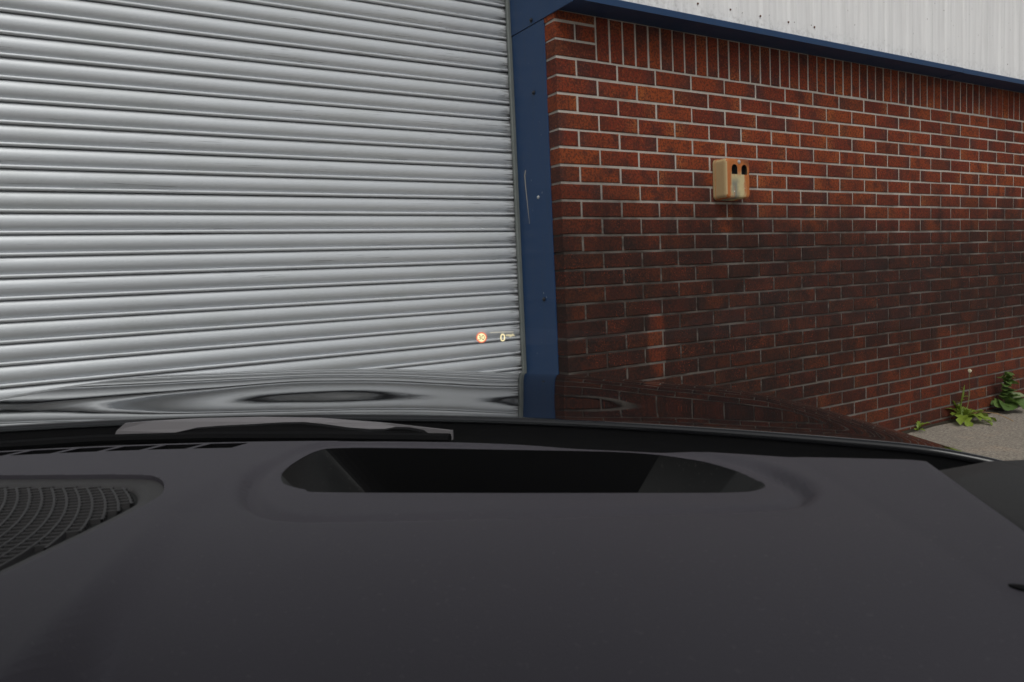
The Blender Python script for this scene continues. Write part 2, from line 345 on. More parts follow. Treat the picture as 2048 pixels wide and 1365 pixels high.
# ------------------------------------------------------------------ ground
g = link('ground', mesh([(-300, -300, 0), (300, -300, 0), (300, 300, 0), (-300, 300, 0)], [(0, 1, 2, 3)]), M['concrete']); tag(g, kind='structure')
sv = []; sf = []
xs = np.linspace(2.4, 6.0, 46)
for i, x in enumerate(xs):
    w_ = 0.012 + 0.012 * rng.rand() + 0.035 * min(1, max(0, (x - 3.1) / 0.5)) + 0.02 * rng.rand()
    sv += [(x, 0.0, 0.012), (x, -w_ * 0.6, 0.010 + 0.006 * rng.rand()), (x, -w_, 0.004)]
for i in range(len(xs) - 1):
    for k in range(2): sf.append((3 * i + k, 3 * i + k + 1, 3 * i + 4 + k, 3 * i + 3 + k))
so = link('soil', fixn(mesh(sv, sf)), M['soil']); tag(so, kind='structure')

# ------------------------------------------------------------------ brick wall
SOF = ZC3 + 0.195                                # soffit of the blue flashing, where the brickwork stops
XR = 7.2; XL0, XL1 = -4.30, -6.6
def brick_mesh(lx, lz, dep, seed):               # front face at y = 0, chamfered and slightly uneven
    r = np.random.RandomState(seed); c = 0.0028; hx, hz = lx / 2, lz / 2
    vs = []
    for (sx, sz) in ((-1, -1), (1, -1), (1, 1), (-1, 1)):
        vs.append((sx * (hx - c - r.rand() * 0.0015), -0.0 + r.rand() * 0.0012, sz * (hz - c - r.rand() * 0.0015)))
    for (sx, sz) in ((-1, -1), (1, -1), (1, 1), (-1, 1)):
        vs.append((sx * (hx - r.rand() * 0.001), c, sz * (hz - r.rand() * 0.001)))
    for (sx, sz) in ((-1, -1), (1, -1), (1, 1), (-1, 1)):
        vs.append((sx * hx, dep, sz * hz))
    fs = [(0, 1, 2, 3)] + [(i, i + 4, (i + 1) % 4 + 4, (i + 1) % 4) for i in range(4)] + [(i + 4, i + 8, (i + 1) % 4 + 8, (i + 1) % 4 + 4) for i in range(4)]
    return vs, fs
def add_uv(me, lx, lz, along='x'):
    uvl = me.uv_layers.new(name='UVMap')
    for lp in me.loops:
        co = me.vertices[lp.vertex_index].co
        a, b_ = (co.x / lx + 0.5, co.z / lz + 0.5)
        uvl.data[lp.index].uv = (a, b_) if along == 'x' else (b_, a)
DEP = 0.074
bricks = []                                      # (cx, cz, lx, lz)
for i in range(3, 29):                           # courses under the soldier course
    zt = ZC3 - (i - 3) * 0.075 - 0.005; zb = zt - 0.065
    x = 0.0
    first = 0.1025 if (i % 2) else 0.215
    ln = first
    while x < XR:
        bricks.append((x + ln / 2, (zt + zb) / 2, ln, zt - zb)); x += ln + 0.010; ln = 0.215
    x = XL0; ln = first
    while x > XL1:
        bricks.append((x - ln / 2, (zt + zb) / 2, ln, zt - zb)); x -= ln + 0.010; ln = 0.215
zt = ZC3 - 26 * 0.075 - 0.005                    # last course, half buried
x = 0.0; ln = 0.1025
while x < XR:
    bricks.append((x + ln / 2, (zt - 0.05) / 2, ln, zt + 0.05)); x += ln + 0.010; ln = 0.215
x = XL0; ln = 0.215
while x > XL1:
    bricks.append((x - ln / 2, (zt - 0.05) / 2, ln, zt + 0.05)); x -= ln + 0.010; ln = 0.215
for sgn, x0, xe in ((1, 0.0, XR), (-1, XL0, XL1)):
    z0 = ZC3 + 0.005
    bricks.append((x0 + sgn * 0.1075, z0 + 0.0325, 0.215, 0.065))
    for k in (0, 1): bricks.append((x0 + sgn * (0.05125 + 0.1125 * k), z0 + 0.1075, 0.1025, 0.065))
    bricks.append((x0 + sgn * 0.1075, (z0 + 0.15 + SOF - 0.004) / 2, 0.215, SOF - 0.004 - z0 - 0.15))
    x = x0 + sgn * 0.2575
    while (x < xe) if sgn > 0 else (x > xe):
        bricks.append((x, (z0 + SOF - 0.004) / 2, 0.065, SOF - 0.004 - z0)); x += sgn * 0.075
def bonnet_px_y(px):                             # where the bonnet hides the wall, from the photograph
    return float(np.interp(px, [0, 400, 800, 1060, 1117, 1348, 1512, 1744, 1843, 2000], [783, 753, 741, 741, 752, 764, 785, 844, 878, 915]))
def size_in_view(b_):
    px, py, z = project((b_[0], 0, b_[1]))
    if z < 0.3 or px < 0 or px > W + 10 or py < -10 or py > bonnet_px_y(px): return 0
    return b_[2] * b_[3] / z ** 2
order = sorted(range(len(bricks)), key=lambda k: -size_in_view(bricks[k]))
single = set(order[:300])
wall = empty('brick_wall', (0, 0.15, 0)); tag(wall, 'dark red brick wall with pale mortar joints right of the blue door jamb', 'wall')
MB_ = (0, 0.15, 0)
lib = {}
rv, rf = [], []; rest_uv = []
for k, (cx, cz, lx, lz) in enumerate(bricks):
    jy = (rng.rand() - 0.5) * 0.0022; rzj = (rng.rand() - 0.5) * 0.006; rxj = (rng.rand() - 0.5) * 0.012; dzj = (rng.rand() - 0.5) * 0.0024; dxj = (rng.rand() - 0.5) * 0.0024
    var = k % 5
    if k in single:
        key = (round(lx, 4), round(lz, 4), var)
        if key not in lib:
            vs, fs = brick_mesh(lx, lz, DEP, 11 * var + int(lx * 1000) + int(lz * 777)); me = fixn(mesh(vs, fs, 'brick'))
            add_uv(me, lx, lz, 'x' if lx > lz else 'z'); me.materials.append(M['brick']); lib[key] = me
        o = bpy.data.objects.new('brick', lib[key]); COL.objects.link(o); o.parent = wall
        o.location = (cx + dxj, jy - 0.15, cz + dzj); o.rotation_euler = (rxj * 0.6, rzj, 0) if cx > 0.2 else (0, 0, 0)
    else:
        vs, fs = brick_mesh(lx, lz, DEP, k); n0 = len(rv)
        rv += [(cx + dxj + v[0], v[1] + jy - 0.15, cz + dzj + v[2]) for v in vs]; rf += [tuple(q + n0 for q in f) for f in fs]
        rest_uv += [((v[0] / lx + 0.5, v[2] / lz + 0.5) if lx > lz else (v[2] / lz + 0.5, v[0] / lx + 0.5)) for v in vs]
me = mesh(rv, rf); uvl = me.uv_layers.new(name='UVMap')
for lp in me.loops: uvl.data[lp.index].uv = rest_uv[lp.vertex_index]
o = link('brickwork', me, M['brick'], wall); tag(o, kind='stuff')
# mortar behind the brick faces (recessed), returning along the reveals
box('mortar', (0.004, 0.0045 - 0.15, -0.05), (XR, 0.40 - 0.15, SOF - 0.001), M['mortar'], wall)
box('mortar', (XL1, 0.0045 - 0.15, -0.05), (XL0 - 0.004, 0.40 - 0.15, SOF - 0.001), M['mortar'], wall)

# ------------------------------------------------------------------ roller shutter
YS = 0.372; PITCH = 0.0726; Z0S = 1.350; SXL, SXR = -4.26, 0.004
shut = empty('roller_shutter', ((SXL + SXR) / 2, YS, 0)); tag(shut, 'grey galvanised steel roller shutter door, closed, with curved horizontal slats', 'shutter')
prof = []                                         # (y, z) going down one slat, y negative = proud
ch, sag = PITCH * 0.785, 0.0108
R_ = (ch * ch / 4 + sag * sag) / (2 * sag); th0 = math.asin(ch / 2 / R_)
prof.append((0.006, -0.0006))
for k in range(13):
    th = th0 - 2 * th0 * k / 12
    prof.append((-(R_ * math.cos(th) - R_ * math.cos(th0)), -0.0012 - ch / 2 + R_ * math.sin(th)))
zb = prof[-1][1]
prof.append((0.0030, zb - 0.0012))
rb = 0.0066; zc = zb - 0.0006 - rb
for k in range(9):
    th = math.radians(120 - 240 * k / 8); prof.append((-0.0058 - rb * math.cos(th) * 0.9, zc + rb * math.sin(th)))
prof.append((0.006, zc - rb - 0.0002))
def slat_mesh():
    n = len(prof); xs = np.linspace(SXL, SXR, 25); cx = (SXL + SXR) / 2
    P = [[(x - cx, y, z) for (y, z) in prof] for x in xs]
    me = grid_me(P); fixn(me)
    return me
sm_ = slat_mesh()
if sum(p_.normal.y for p_ in sm_.polygons) > 0: sm_.flip_normals()
for p_ in sm_.polygons: p_.use_smooth = True
sm_.materials.append(M['slat'])
for nn in range(-36, 18):
    o = bpy.data.objects.new('slat', sm_); COL.objects.link(o); o.parent = shut
    o.location = (0.0, (rng.rand() - 0.5) * 0.0016, Z0S - nn * PITCH + (rng.rand() - 0.5) * 0.0010)
    o.rotation_euler = ((rng.rand() - 0.5) * 0.03, (rng.rand() - 0.5) * 0.0006, 0)
cxs = -(SXL + SXR) / 2
box('bottom_rail', (SXL + cxs, -0.02, 0.004), (SXR + cxs, 0.012, Z0S - 17 * PITCH - PITCH * 0.99 + 0.001), M['guide'], shut, 0.002)
box('backing_curtain', (SXL + cxs, 0.03, 0.0), (SXR + cxs, 0.034, 4.0), M['dark'], shut)
# steel guide channels at each end: a rounded nose in front of the slats
def guide(x0, x1):
    o = link('guide_rail', box_me((x0 + cxs, -0.0355, 0.0), (x1 + cxs, -0.017, 3.98), 0.007, 4), M['guide'], shut)
    return o
guide(-0.0225, 0.045); guide(SXL - 0.05, SXL + 0.012)

# ------------------------------------------------------------------ blue door surround
SEAM = ZC3 + 0.176
YB0, YB1, YL = 0.074, 0.335, -0.140
fr = empty('door_surround', (0, 0.2, 0)); tag(fr, 'dark blue folded metal cladding lining the jamb of the shutter opening', 'door surround')
def fbox(name, a, b_, mat, bev=0.0015, par=None):
    return box(name, (a[0], a[1] - 0.2, a[2]), (b_[0], b_[1] - 0.2, b_[2]), mat, par or fr, bev, 2)
fbox('jamb_panel', (-0.004, YB0, 0.0), (0.0025, YB1, SEAM - 0.0012), M['blue'])
fbox('corner_panel', (-0.0062, YL + 0.004, SEAM + 0.0012), (0.0010, YB1, 4.3), M['blue'])
fbox('jamb_panel', (XL0 - 0.0025, YB0, 0.0), (XL0 + 0.004, YB1, 4.3), M['blue'])
fbox('lintel', (XL0, YB0 - 0.02, 3.92), (0.0, YB1, 4.0), M['blue'])
def screw_me(r, h):
    vs, fs = [], []; n = 10; prof_ = [(r * 1.35, 0), (r * 1.35, h * 0.18), (r, h * 0.22), (r * 0.9, h * 0.75), (r * 0.5, h)]
    for (rr, hh) in prof_:
        for k in range(n): vs.append((rr * math.cos(2 * math.pi * k / n), rr * math.sin(2 * math.pi * k / n), hh))
    for i in range(len(prof_) - 1):
        for k in range(n): fs.append((i * n + k, i * n + (k + 1) % n, (i + 1) * n + (k + 1) % n, (i + 1) * n + k))
    fs.append(tuple((len(prof_) - 1) * n + k for k in range(n)))
    return mesh(vs, fs)
smd, smz = screw_me(0.0075, 0.010), screw_me(0.006, 0.007)
smd.materials.append(M['screw']); smz.materials.append(M['zinc'])
for (px, py, xf, sm2) in ((1063, 41, -0.0062, smd), (1068, 186, -0.004, smd), (1077, 395, -0.004, smz), (1089, 599, -0.004, smd)):
    q = on(px, py, 0, xf); o = bpy.data.objects.new('screw', sm2); COL.objects.link(o); o.parent = fr
    o.location = (q.x, q.y - 0.2, q.z); o.rotation_euler = (0, -math.pi / 2, 0)
sp = [on(px, py, 0, -0.0046) for px, py in ((1051, 341), (1049.5, 352), (1051, 372), (1054, 400), (1056.5, 425), (1059, 448))]
vs = []
for k, q in enumerate(sp):
    w_ = (0.0042, 0.0040, 0.0034, 0.003, 0.0022, 0.0005)[k]
    vs += [(q.x, q.y - 0.2 - w_, q.z), (q.x - 0.0006, q.y - 0.2, q.z), (q.x, q.y - 0.2 + w_, q.z)]
link('scratch_mark', mesh(vs, [(3 * k + j, 3 * k + j + 1, 3 * k + j + 4, 3 * k + j + 3) for k in range(5) for j in range(2)]), M['scratch'], fr)

# ------------------------------------------------------------------ flashing and white cladding over the brickwork
fl = empty('drip_flashing', (3.5, 0, SOF)); tag(fl, 'projecting dark blue metal drip flashing along the top of the brick wall', 'flashing')
YW = -0.105                                        # plane of the cladding
def flash_piece(xa, xb, dz=0.0):
    pr = [(0.03, 0.0), (YL + 0.012, 0.0), (YL, -0.006), (YL - 0.0015, 0.020), (YL + 0.004, 0.0245), (YW + 0.02, 0.034), (YW + 0.02, 0.012), (0.03, 0.012)]
    n = len(pr); vs = [(xa - 3.5, y, z + dz) for y, z in pr] + [(xb - 3.5, y, z + dz) for y, z in pr]
    fs = [(i, (i + 1) % n, n + (i + 1) % n, n + i) for i in range(n)] + [tuple(range(n)), tuple(range(2 * n - 1, n - 1, -1))]
    return link('flashing_strip', fixn(mesh(vs, fs)), M['blue'], fl)
flash_piece(0.0022, 2.905); flash_piece(2.908, 5.6, -0.0015); flash_piece(5.603, XR)
# small folded end of the flashing at the corner
box('end_cap', (0.0025 - 3.5, YL + 0.002, -0.011), (0.012 - 3.5, -0.055, -0.0008), M['blue'], fl, 0.001)

cl = empty('white_cladding', (1.0, YW, SOF)); tag(cl, 'weathered white profiled metal cladding above the blue flashing', 'cladding')
def sheet(xa, xb, za, zb_):
    pts = []; x = xa; per = 0.20
    while x < xb - 1e-6:
        for (f_, y) in ((0.0, 0.0), (0.62, 0.0), (0.72, -0.0035), (0.90, -0.0035), (1.0, 0.0)):
            xx = min(x + f_ * per, xb); pts.append((xx, y))
        x += per
    out = [pts[0]]
    for q in pts[1:]:
        if q[0] - out[-1][0] > 1e-5: out.append(q)
    pts = out
    P = [[(x - 1.0, y + dy, z) for (x, y) in pts] for (z, dy) in ((za - SOF, 0.0), (zb_ - SOF, 0.0))]
    me = grid_me(P); fixn(me)
    if sum(p_.normal.y for p_ in me.polygons) > 0: me.flip_normals()
    return link('cladding_sheet', me, M['white'], cl)
for k in range(7): sheet(-0.0 + k * 1.02, 1.02 + k * 1.02, SOF + 0.020 + 0.008, 5.6)
for k in range(7): sheet(XL1 + k * 0.943, XL1 + (k + 1) * 0.943, 4.32, 5.6)
smr = screw_me(0.0038, 0.005); smr.materials.append(M['rust'])
for (px, py) in ((1395, 8), (1460, 20), (1520, 33), (1576, 45), (1628, 55)):
    q = on(px, py, 1, YW - 0.001); o = bpy.data.objects.new('fixing', smr); COL.objects.link(o); o.parent = cl
    o.location = (q.x - 1.0, q.y - YW - 0.002, q.z - SOF); o.rotation_euler = (math.pi / 2, 0, 0)
# the building behind, so that nothing is open at the back or top
bb = box('industrial_unit', (XL1, 0.45, 0.0), (XR, 9.0, 5.55), M['guide']); tag(bb, 'plain grey bulk of the industrial unit behind the shutter and wall', 'building')

# ------------------------------------------------------------------ cigarette bin on the wall
BX0 = on(1450, 315, 1, -0.085); BX1 = on(1500, 395, 1, -0.085)
bw = BX1.x - BX0.x; bh = 0.193; bcx = (BX0.x + BX1.x) / 2 + 0.006; bcz = (BX0.z + BX1.z) / 2 - 0.003; bdp = 0.085
bn = empty('cigarette_bin', (bcx, -0.001, bcz)); tag(bn, 'small rusty cream metal cigarette bin with two arched slots fixed to the brick wall', 'bin')
def rrect(w, h, r, n=5):
    pts = []
    for (sx, sy, a0) in ((1, 1, 0), (-1, 1, 90), (-1, -1, 180), (1, -1, 270)):
        for k in range(n + 1):
            a = math.radians(a0 + 90 * k / n); pts.append((sx * (w / 2 - r) + r * math.cos(a), sy * (h / 2 - r) + r * math.sin(a)))
    return pts
def arch(cx, cy, w, h, n=8):
    pts = [(cx - w / 2, cy - h / 2), (cx + w / 2, cy - h / 2)]
    for k in range(n + 1):
        a = math.pi * k / n; pts.append((cx + w / 2 * math.cos(a), cy + h / 2 - w / 2 + w / 2 * math.sin(a)))
    return pts
SLOTS = []
for px, py in ((1469.2, 338.6), (1488.6, 340.0)):
    q = on(px, py, 1, -0.086); SLOTS.append((q.x - bcx, q.z - bcz))
SW, SH = 0.041, 0.048
def bin_shell():                                   # rounded lid: rings from the wall to the front edge, front face with two real openings
    rings = []
    for (d, inset) in ((0.0, 0.0), (bdp * 0.80, 0.0005), (bdp * 0.92, 0.003), (bdp * 0.98, 0.008), (bdp, 0.015)):
        rings.append((d, rrect(bw - 2 * inset, bh - 2 * inset, 0.020 - inset * 0.4)))
    n = len(rings[0][1]); vs, fs = [], []
    for d, pts in rings: vs += [(x, -d, z) for x, z in pts]
    for i in range(len(rings) - 1):
        for k in range(n): fs.append((i * n + k, i * n + (k + 1) % n, (i + 1) * n + (k + 1) % n, (i + 1) * n + k))
    bm = bmesh.new(); bv = [bm.verts.new(v) for v in vs]
    for f in fs: bm.faces.new([bv[k] for k in f])
    outer = bv[(len(rings) - 1) * n:]
    es = [bm.edges.get((outer[k], outer[(k + 1) % n])) for k in range(n)]
    for cx, cz in SLOTS:
        a = [bm.verts.new((x, -bdp, z)) for x, z in arch(cx, cz, SW, SH)]
        es += [bm.edges.new((a[k], a[(k + 1) % len(a)])) for k in range(len(a))]
        b2 = [bm.verts.new((v.co.x, -bdp + 0.002, v.co.z)) for v in a]
        for k in range(len(a)): bm.faces.new((a[k], a[(k + 1) % len(a)], b2[(k + 1) % len(a)], b2[k]))
    bmesh.ops.triangle_fill(bm, edges=es, use_beauty=True, normal=Vector((0, -1, 0)))
    dele = []
    for f in bm.faces:
        if abs(f.calc_center_median().y + bdp) < 1e-5 and abs(f.normal.y) > 0.9:
            c = f.calc_center_median()
            for cx, cz in SLOTS:
                if all(abs(v.co.x - cx) < SW / 2 + 1e-4 and abs(v.co.z - cz) < SH / 2 + 1e-4 for v in f.verts): dele.append(f)
    bmesh.ops.delete(bm, geom=list(set(dele)), context='FACES')
    bmesh.ops.recalc_face_normals(bm, faces=bm.faces)
    me = bpy.data.meshes.new('bin'); bm.to_mesh(me); bm.free(); return me
link('lid', bin_shell(), M['rustbox'], bn)
box('ash_liner', (-bw / 2 + 0.006, -bdp + 0.028, -bh / 2 + 0.006), (bw / 2 - 0.006, -bdp + 0.030, bh / 2 - 0.006), M['dark'], bn)
o = link('lock_bolt', screw_me(0.0075, 0.006), M['zinc'], bn); q = on(1478.6, 324, 1, -0.088); o.location = (q.x - bcx, -bdp, q.z - bcz); o.rotation_euler = (math.pi / 2, 0, 0)
link('back_tray', fixn(mesh(*(lambda p0: ([(x, -0.0005, z) for x, z in p0] + [(x, -0.014, z) for x, z in p0], [tuple(range(len(p0))), tuple(range(2 * len(p0) - 1, len(p0) - 1, -1))] + [(k, (k + 1) % len(p0), len(p0) + (k + 1) % len(p0), len(p0) + k) for k in range(len(p0))]))(rrect(bw + 0.004, bh + 0.004, 0.021)))), M['rustbox'], bn)

# ------------------------------------------------------------------ weeds at the foot of the wall
def leaf_me(kind, seed):
    r = np.random.RandomState(seed); n = 9; L, Rr, Cc = [], [], []
    for k in range(n):
        t = k / (n - 1)
        if kind == 'lobed':
            w = 0.18 * math.sin(math.pi * min(1, t * 0.93 + 0.05)) ** 0.8 * (0.45 + 0.8 * t) * (1.25 if k % 2 else 0.55)
        else:
            w = 0.46 * math.sqrt(max(0.0, 1 - (1.9 * t - 0.97) ** 2)) * (1.0 + 0.12 * (r.rand() - 0.5)) * (1.08 if k % 3 else 0.84)
        if k == n - 1: w = 0.004 if kind == 'lobed' else 0.10
        z = 0.35 * t * (1 - t) * 1.6 - 0.25 * t * t + 0.02 * (r.rand() - 0.5)
        x = t + (0.05 if k % 2 else 0) * (kind == 'lobed')
        Cc.append((t, 0.02 * (r.rand() - 0.5), z)); L.append((x, w, z + 0.25 * w)); Rr.append((x, -w * (0.85 + 0.3 * r.rand()), z + 0.3 * w))
    vs = L + Cc + Rr; fs = []
    for k in range(n - 1): fs += [(k, k + 1, n + k + 1, n + k), (n + k, n + k + 1, 2 * n + k + 1, 2 * n + k)]
    me = mesh(vs, fs); return me
lobed = [leaf_me('lobed', s) for s in range(4)]; roundl = [leaf_me('round', s + 10) for s in range(4)]
for me in lobed:
    me.materials.append(M['leafa'])
for me in roundl: me.materials.append(M['leafb'])
palel = leaf_me('round', 40); palel.materials.append(M['leafp'])
for me in lobed + roundl + [palel]:
    for p_ in me.polygons: p_.use_smooth = True
def put_leaf(par, me, loc, az, el, roll, size):
    o = bpy.data.objects.new('leaf', me); COL.objects.link(o); o.parent = par; o.location = loc
    o.rotation_euler = (roll, -el, az); o.scale = (size, size, size); return o
dn = empty('dandelion', (3.09, -0.045, 0.0)); tag(dn, 'bright green dandelion with tall seed head stalk growing at the foot of the wall', 'plant')
for k, (az, el, s_) in enumerate(((200, 0.25, 0.17), (222, 0.10, 0.16), (245, 0.35, 0.13), (268, 0.15, 0.15), (292, 0.20, 0.14), (318, 0.12, 0.16), (342, 0.22, 0.17), (10, 0.5, 0.13), (165, 0.7, 0.14), (120, 1.0, 0.16), (60, 0.9, 0.13), (300, 0.75, 0.10), (230, 0.85, 0.11), (185, 0.55, 0.12))):
    put_leaf(dn, lobed[k % 4], (0.012 * math.cos(az), 0.012 * math.sin(az), 0.012), math.radians(az), el, (rng.rand() - 0.5) * 0.7, s_ * 1.2)
link('stalk', tube_me([(0.01, 0.01, 0.0), (0.055, 0.0, 0.08), (0.075, -0.003, 0.17), (0.072, -0.005, 0.315)], [0.0028, 0.0026, 0.0022, 0.0018], 6), M['stalk'], dn)
bm = bmesh.new(); bmesh.ops.create_icosphere(bm, subdivisions=2, radius=0.011)
for v in bm.verts: v.co *= 1 + 0.35 * (rng.rand() - 0.4); v.co += Vector((0.072, -0.005, 0.322))
me = bpy.data.meshes.new('h'); bm.to_mesh(me); bm.free(); link('seed_head', me, M['fluff'], dn)
st = link('flower_spike', tube_me([(0.0, 0.012, 0.0), (-0.01, 0.01, 0.10), (0.0, 0.0, 0.17), (0.012, -0.004, 0.235)], [0.004, 0.0045, 0.006, 0.002], 6), M['leafa'], dn)
for k in range(8): put_leaf(dn, lobed[k % 4], (-0.008 + 0.002 * k, 0.006 - 0.001 * k, 0.07 + 0.02 * k), 1.3 * k, 0.6, 0.3, 0.045 - 0.003 * k)
link('dry_stalk', tube_me([(0.02, -0.01, 0.02), (0.10, -0.05, 0.055), (0.16, -0.13, 0.045), (0.17, -0.21, 0.012), (0.165, -0.225, 0.005)], 0.0022, 6), M['dry'], dn)
wdp = empty('broad_leaf_weed', (3.60, -0.045, 0.0)); tag(wdp, 'darker leafy weed with rounded leaves beside the wall, rightmost of the plants', 'plant')
link('stem', tube_me([(0, 0, 0), (-0.01, -0.005, 0.10), (0.0, -0.01, 0.19), (0.01, -0.01, 0.26)], [0.004, 0.0035, 0.003, 0.002], 6), M['stalk'], wdp)
for k in range(34):
    h = 0.02 + 0.235 * (k / 34.0); az = 2.4 * k + rng.rand(); sz = 0.085 * (1.1 - 0.45 * k / 34) * (0.8 + 0.4 * rng.rand())
    if k < 9: az = math.radians(180 + 200 * k / 9.0 - 10)
    elif math.sin(az) > 0.3: az = -az
    me = palel if k in (6, 19) else roundl[k % 4]
    put_leaf(wdp, me, (0.02 * math.cos(az), 0.015 * math.sin(az) - 0.005, h), az, 0.25 + 0.5 * rng.rand() - (0.15 if k < 9 else 0), (rng.rand() - 0.5) * 1.2, sz * (1.2 if k < 9 else 0.85))
sp_ = empty('seedling', (2.60, -0.03, 0.0)); tag(sp_, 'tiny green seedling at the wall foot beside the car bonnet', 'plant')
for k, (az, el, s_) in enumerate(((200, 0.5, 0.07), (300, 0.9, 0.085), (350, 0.8, 0.075), (250, 0.4, 0.06), (20, 0.9, 0.08))):
    put_leaf(sp_, lobed[k % 4], (0.0, 0.0, 0.003), math.radians(az), el, 0.2, s_)

# ------------------------------------------------------------------ the car, seen from the driver's seat
CY = 0.5442 + 0.15                                 # heading of the car
FV = Vector((math.sin(CY), math.cos(CY), 0)); RV = Vector((math.cos(CY), -math.sin(CY), 0))
TC = -0.45                                         # centre line of the car, metres right of the camera
car = empty('car', (CAM.x + RV.x * TC, CAM.y + RV.y * TC, 0.0), -CY)
tag(car, 'black car seen over its grey dashboard, bonnet facing the shutter', 'car')
def L(s, t, z): return (t - TC, s, z)              # metres ahead of / right of the camera -> car space
def cray(px, py):
    d = pray(px, py); return d.dot(FV), d.dot(RV), d.z
def at_z(px, py, z):                               # (s, t) where a pixel meets the level z
    a, b_, c = cray(px, py); k = (z - CAM.z) / c; return (k * a, k * b_)
def SR(v): return 0.965 - 0.25 * v * v             # rear edge of the bonnet
BN = (0.87796, -0.01248, 0.02269, 0.02159, 0.95073, 0.72599, 0.14988, 0.06316, 0.0097, 0.04975)
def bonnet_z(v, u):
    Z0, a, b_, c, sh, w0, w1, b4, tl, aw = BN
    uu = max(u, 0)
    e = max(0.0, abs(v) - (w0 - w1 * uu))
    z = Z0 - a * uu - b_ * uu * uu - b4 * uu ** 4 - c * v * v - sh * e * e - tl * v - aw * v * uu + 0.011 * (math.exp(-uu / 0.13) - 1)
    def st(x, lo, hi):
        k = min(1.0, max(0.0, (x - lo) / (hi - lo))); return k * k * (3 - 2 * k)
    # gentle waves of the pressed panel
    dm = 0.0028 + 0.0140 * math.exp(-((v + 0.20) / 0.16) ** 2) - 0.0095 * st(v, -0.34, -0.66) + 0.0040 * math.exp(-((v + 0.03) / 0.1) ** 2) + 0.0085 * st(v, 0.14, 0.33) - 0.0160 * st(v, 0.36, 0.54)
    z += dm * uu * math.exp(-uu / 0.5)
    if uu > 1.02: z -= 1.9 * (uu - 1.02) ** 2
    return z
BW = 0.865
vv = np.linspace(-BW, BW, 161); us = [-0.0062, -0.0060, -0.0048, -0.0028] + list(np.linspace(0, 1.28, 120))
P = []
for u in us:
    row = []
    for v in vv:
        dz = {-0.0062: -0.0080, -0.0060: -0.0050, -0.0048: -0.0024, -0.0028: -0.0008}.get(u, 0.0)
        uu = u if u <= 0 else u * (1 - 0.16 * (abs(v) / BW) ** 3)
        row.append((v, SR(v) + uu, bonnet_z(v, uu) + dz))
    P.append(row)
me = grid_me(P); fixn(me)
if sum(p_.normal.z for p_ in me.polygons) < 0: me.flip_normals()
link('bonnet', me, M['paint'], car, True)
# front wings, nose
for s_ in (-1, 1):
    P = []
    for u in np.linspace(-0.12, 1.28, 40):
        uu = max(u, 0.0) * (1 - 0.16); v0 = s_ * (BW + 0.003); zz = bonnet_z(v0, uu) - (0.0 if u >= 0 else 0.0); y = SR(v0) + (uu if u > 0 else u)
        P.append([(v0, y, zz - 0.001), (v0 + s_ * 0.030, y, zz - 0.016), (v0 + s_ * 0.055, y, zz - 0.050), (v0 + s_ * 0.068, y, zz - 0.14), (v0 + s_ * 0.065, y, 0.46), (v0 + s_ * 0.05, y, 0.24)])
    link('front_wing', fixn(grid_me(P)), M['paint'], car, True)
P = []
for v in np.linspace(-0.93, 0.93, 40):
    vb = max(-BW, min(BW, v)); uu = 1.285 * (1 - 0.16 * (abs(vb) / BW) ** 3); y = SR(vb) + uu; z = bonnet_z(vb, uu)
    P.append([(v, y, z - 0.004), (v, y + 0.03, z - 0.06), (v, y + 0.05, z - 0.2), (v, y + 0.06, 0.42), (v, y + 0.03, 0.20)])
link('front_bumper', fixn(grid_me(P)), M['paint'], car, True)
# scuttle behind the bonnet: black well, grey plate standing in for a reflection, wiper arm and blade
P = []
for v in np.linspace(-0.84, 0.84, 50):
    z = bonnet_z(v, 0)
    P.append([(v, SR(v) - 0.0045, z - 0.0065), (v, SR(v) - 0.0052, z - 0.055), (v, SR(v) - 0.075, z - 0.062), (v, SR(v) - 0.16, z - 0.068), (v, SR(v) - 0.30, z - 0.13)])
link('scuttle_panel', fixn(grid_me(P)), M['black'], car, True)
def on_scuttle(px, py, back):                      # pixel -> point on the upright surface 'back' metres behind the bonnet edge
    a, b_, c = cray(px, py); k = 0.9
    for _ in range(60): k = (SR(k * b_ - TC) - back) / a
    return (k * b_ - TC, k * a, CAM.z + k * c)
def upright(name, pix, back, thick, mat, par):
    pts = [on_scuttle(x, y, back) for x, y in pix]; n = len(pts)
    vs = pts + [(x, y + thick, z) for x, y, z in pts]
    fs = [tuple(range(n)), tuple(range(2 * n - 1, n - 1, -1))] + [(i, (i + 1) % n, n + (i + 1) % n, n + i) for i in range(n)]
    return link(name, fixn(mesh(vs, fs)), mat, par)
upright('reflection_plate', [(228, 876), (233, 862), (250, 847), (300, 843), (400, 837.5), (520, 835), (640, 837), (760, 846), (905, 862), (906, 880)], 0.030, 0.004, M['scuttle'], car)  # added plate, drawn in place of a pale reflection in the black frit
wip = upright('wiper', [(320, 882), (345, 868), (385, 859), (430, 855.5), (500, 852), (560, 848.5), (600, 848), (640, 852), (690, 859), (735, 863), (765, 862), (785, 858), (815, 859), (842, 864), (856, 874), (858, 884)], 0.075, 0.012, M['black'], car)
link('wiper_blade', tube_me([on_scuttle(x, y, 0.11) for x, y in ((-60, 897), (200, 880), (420, 874), (640, 874), (900, 878))], 0.0065, 8), M['black'], car)
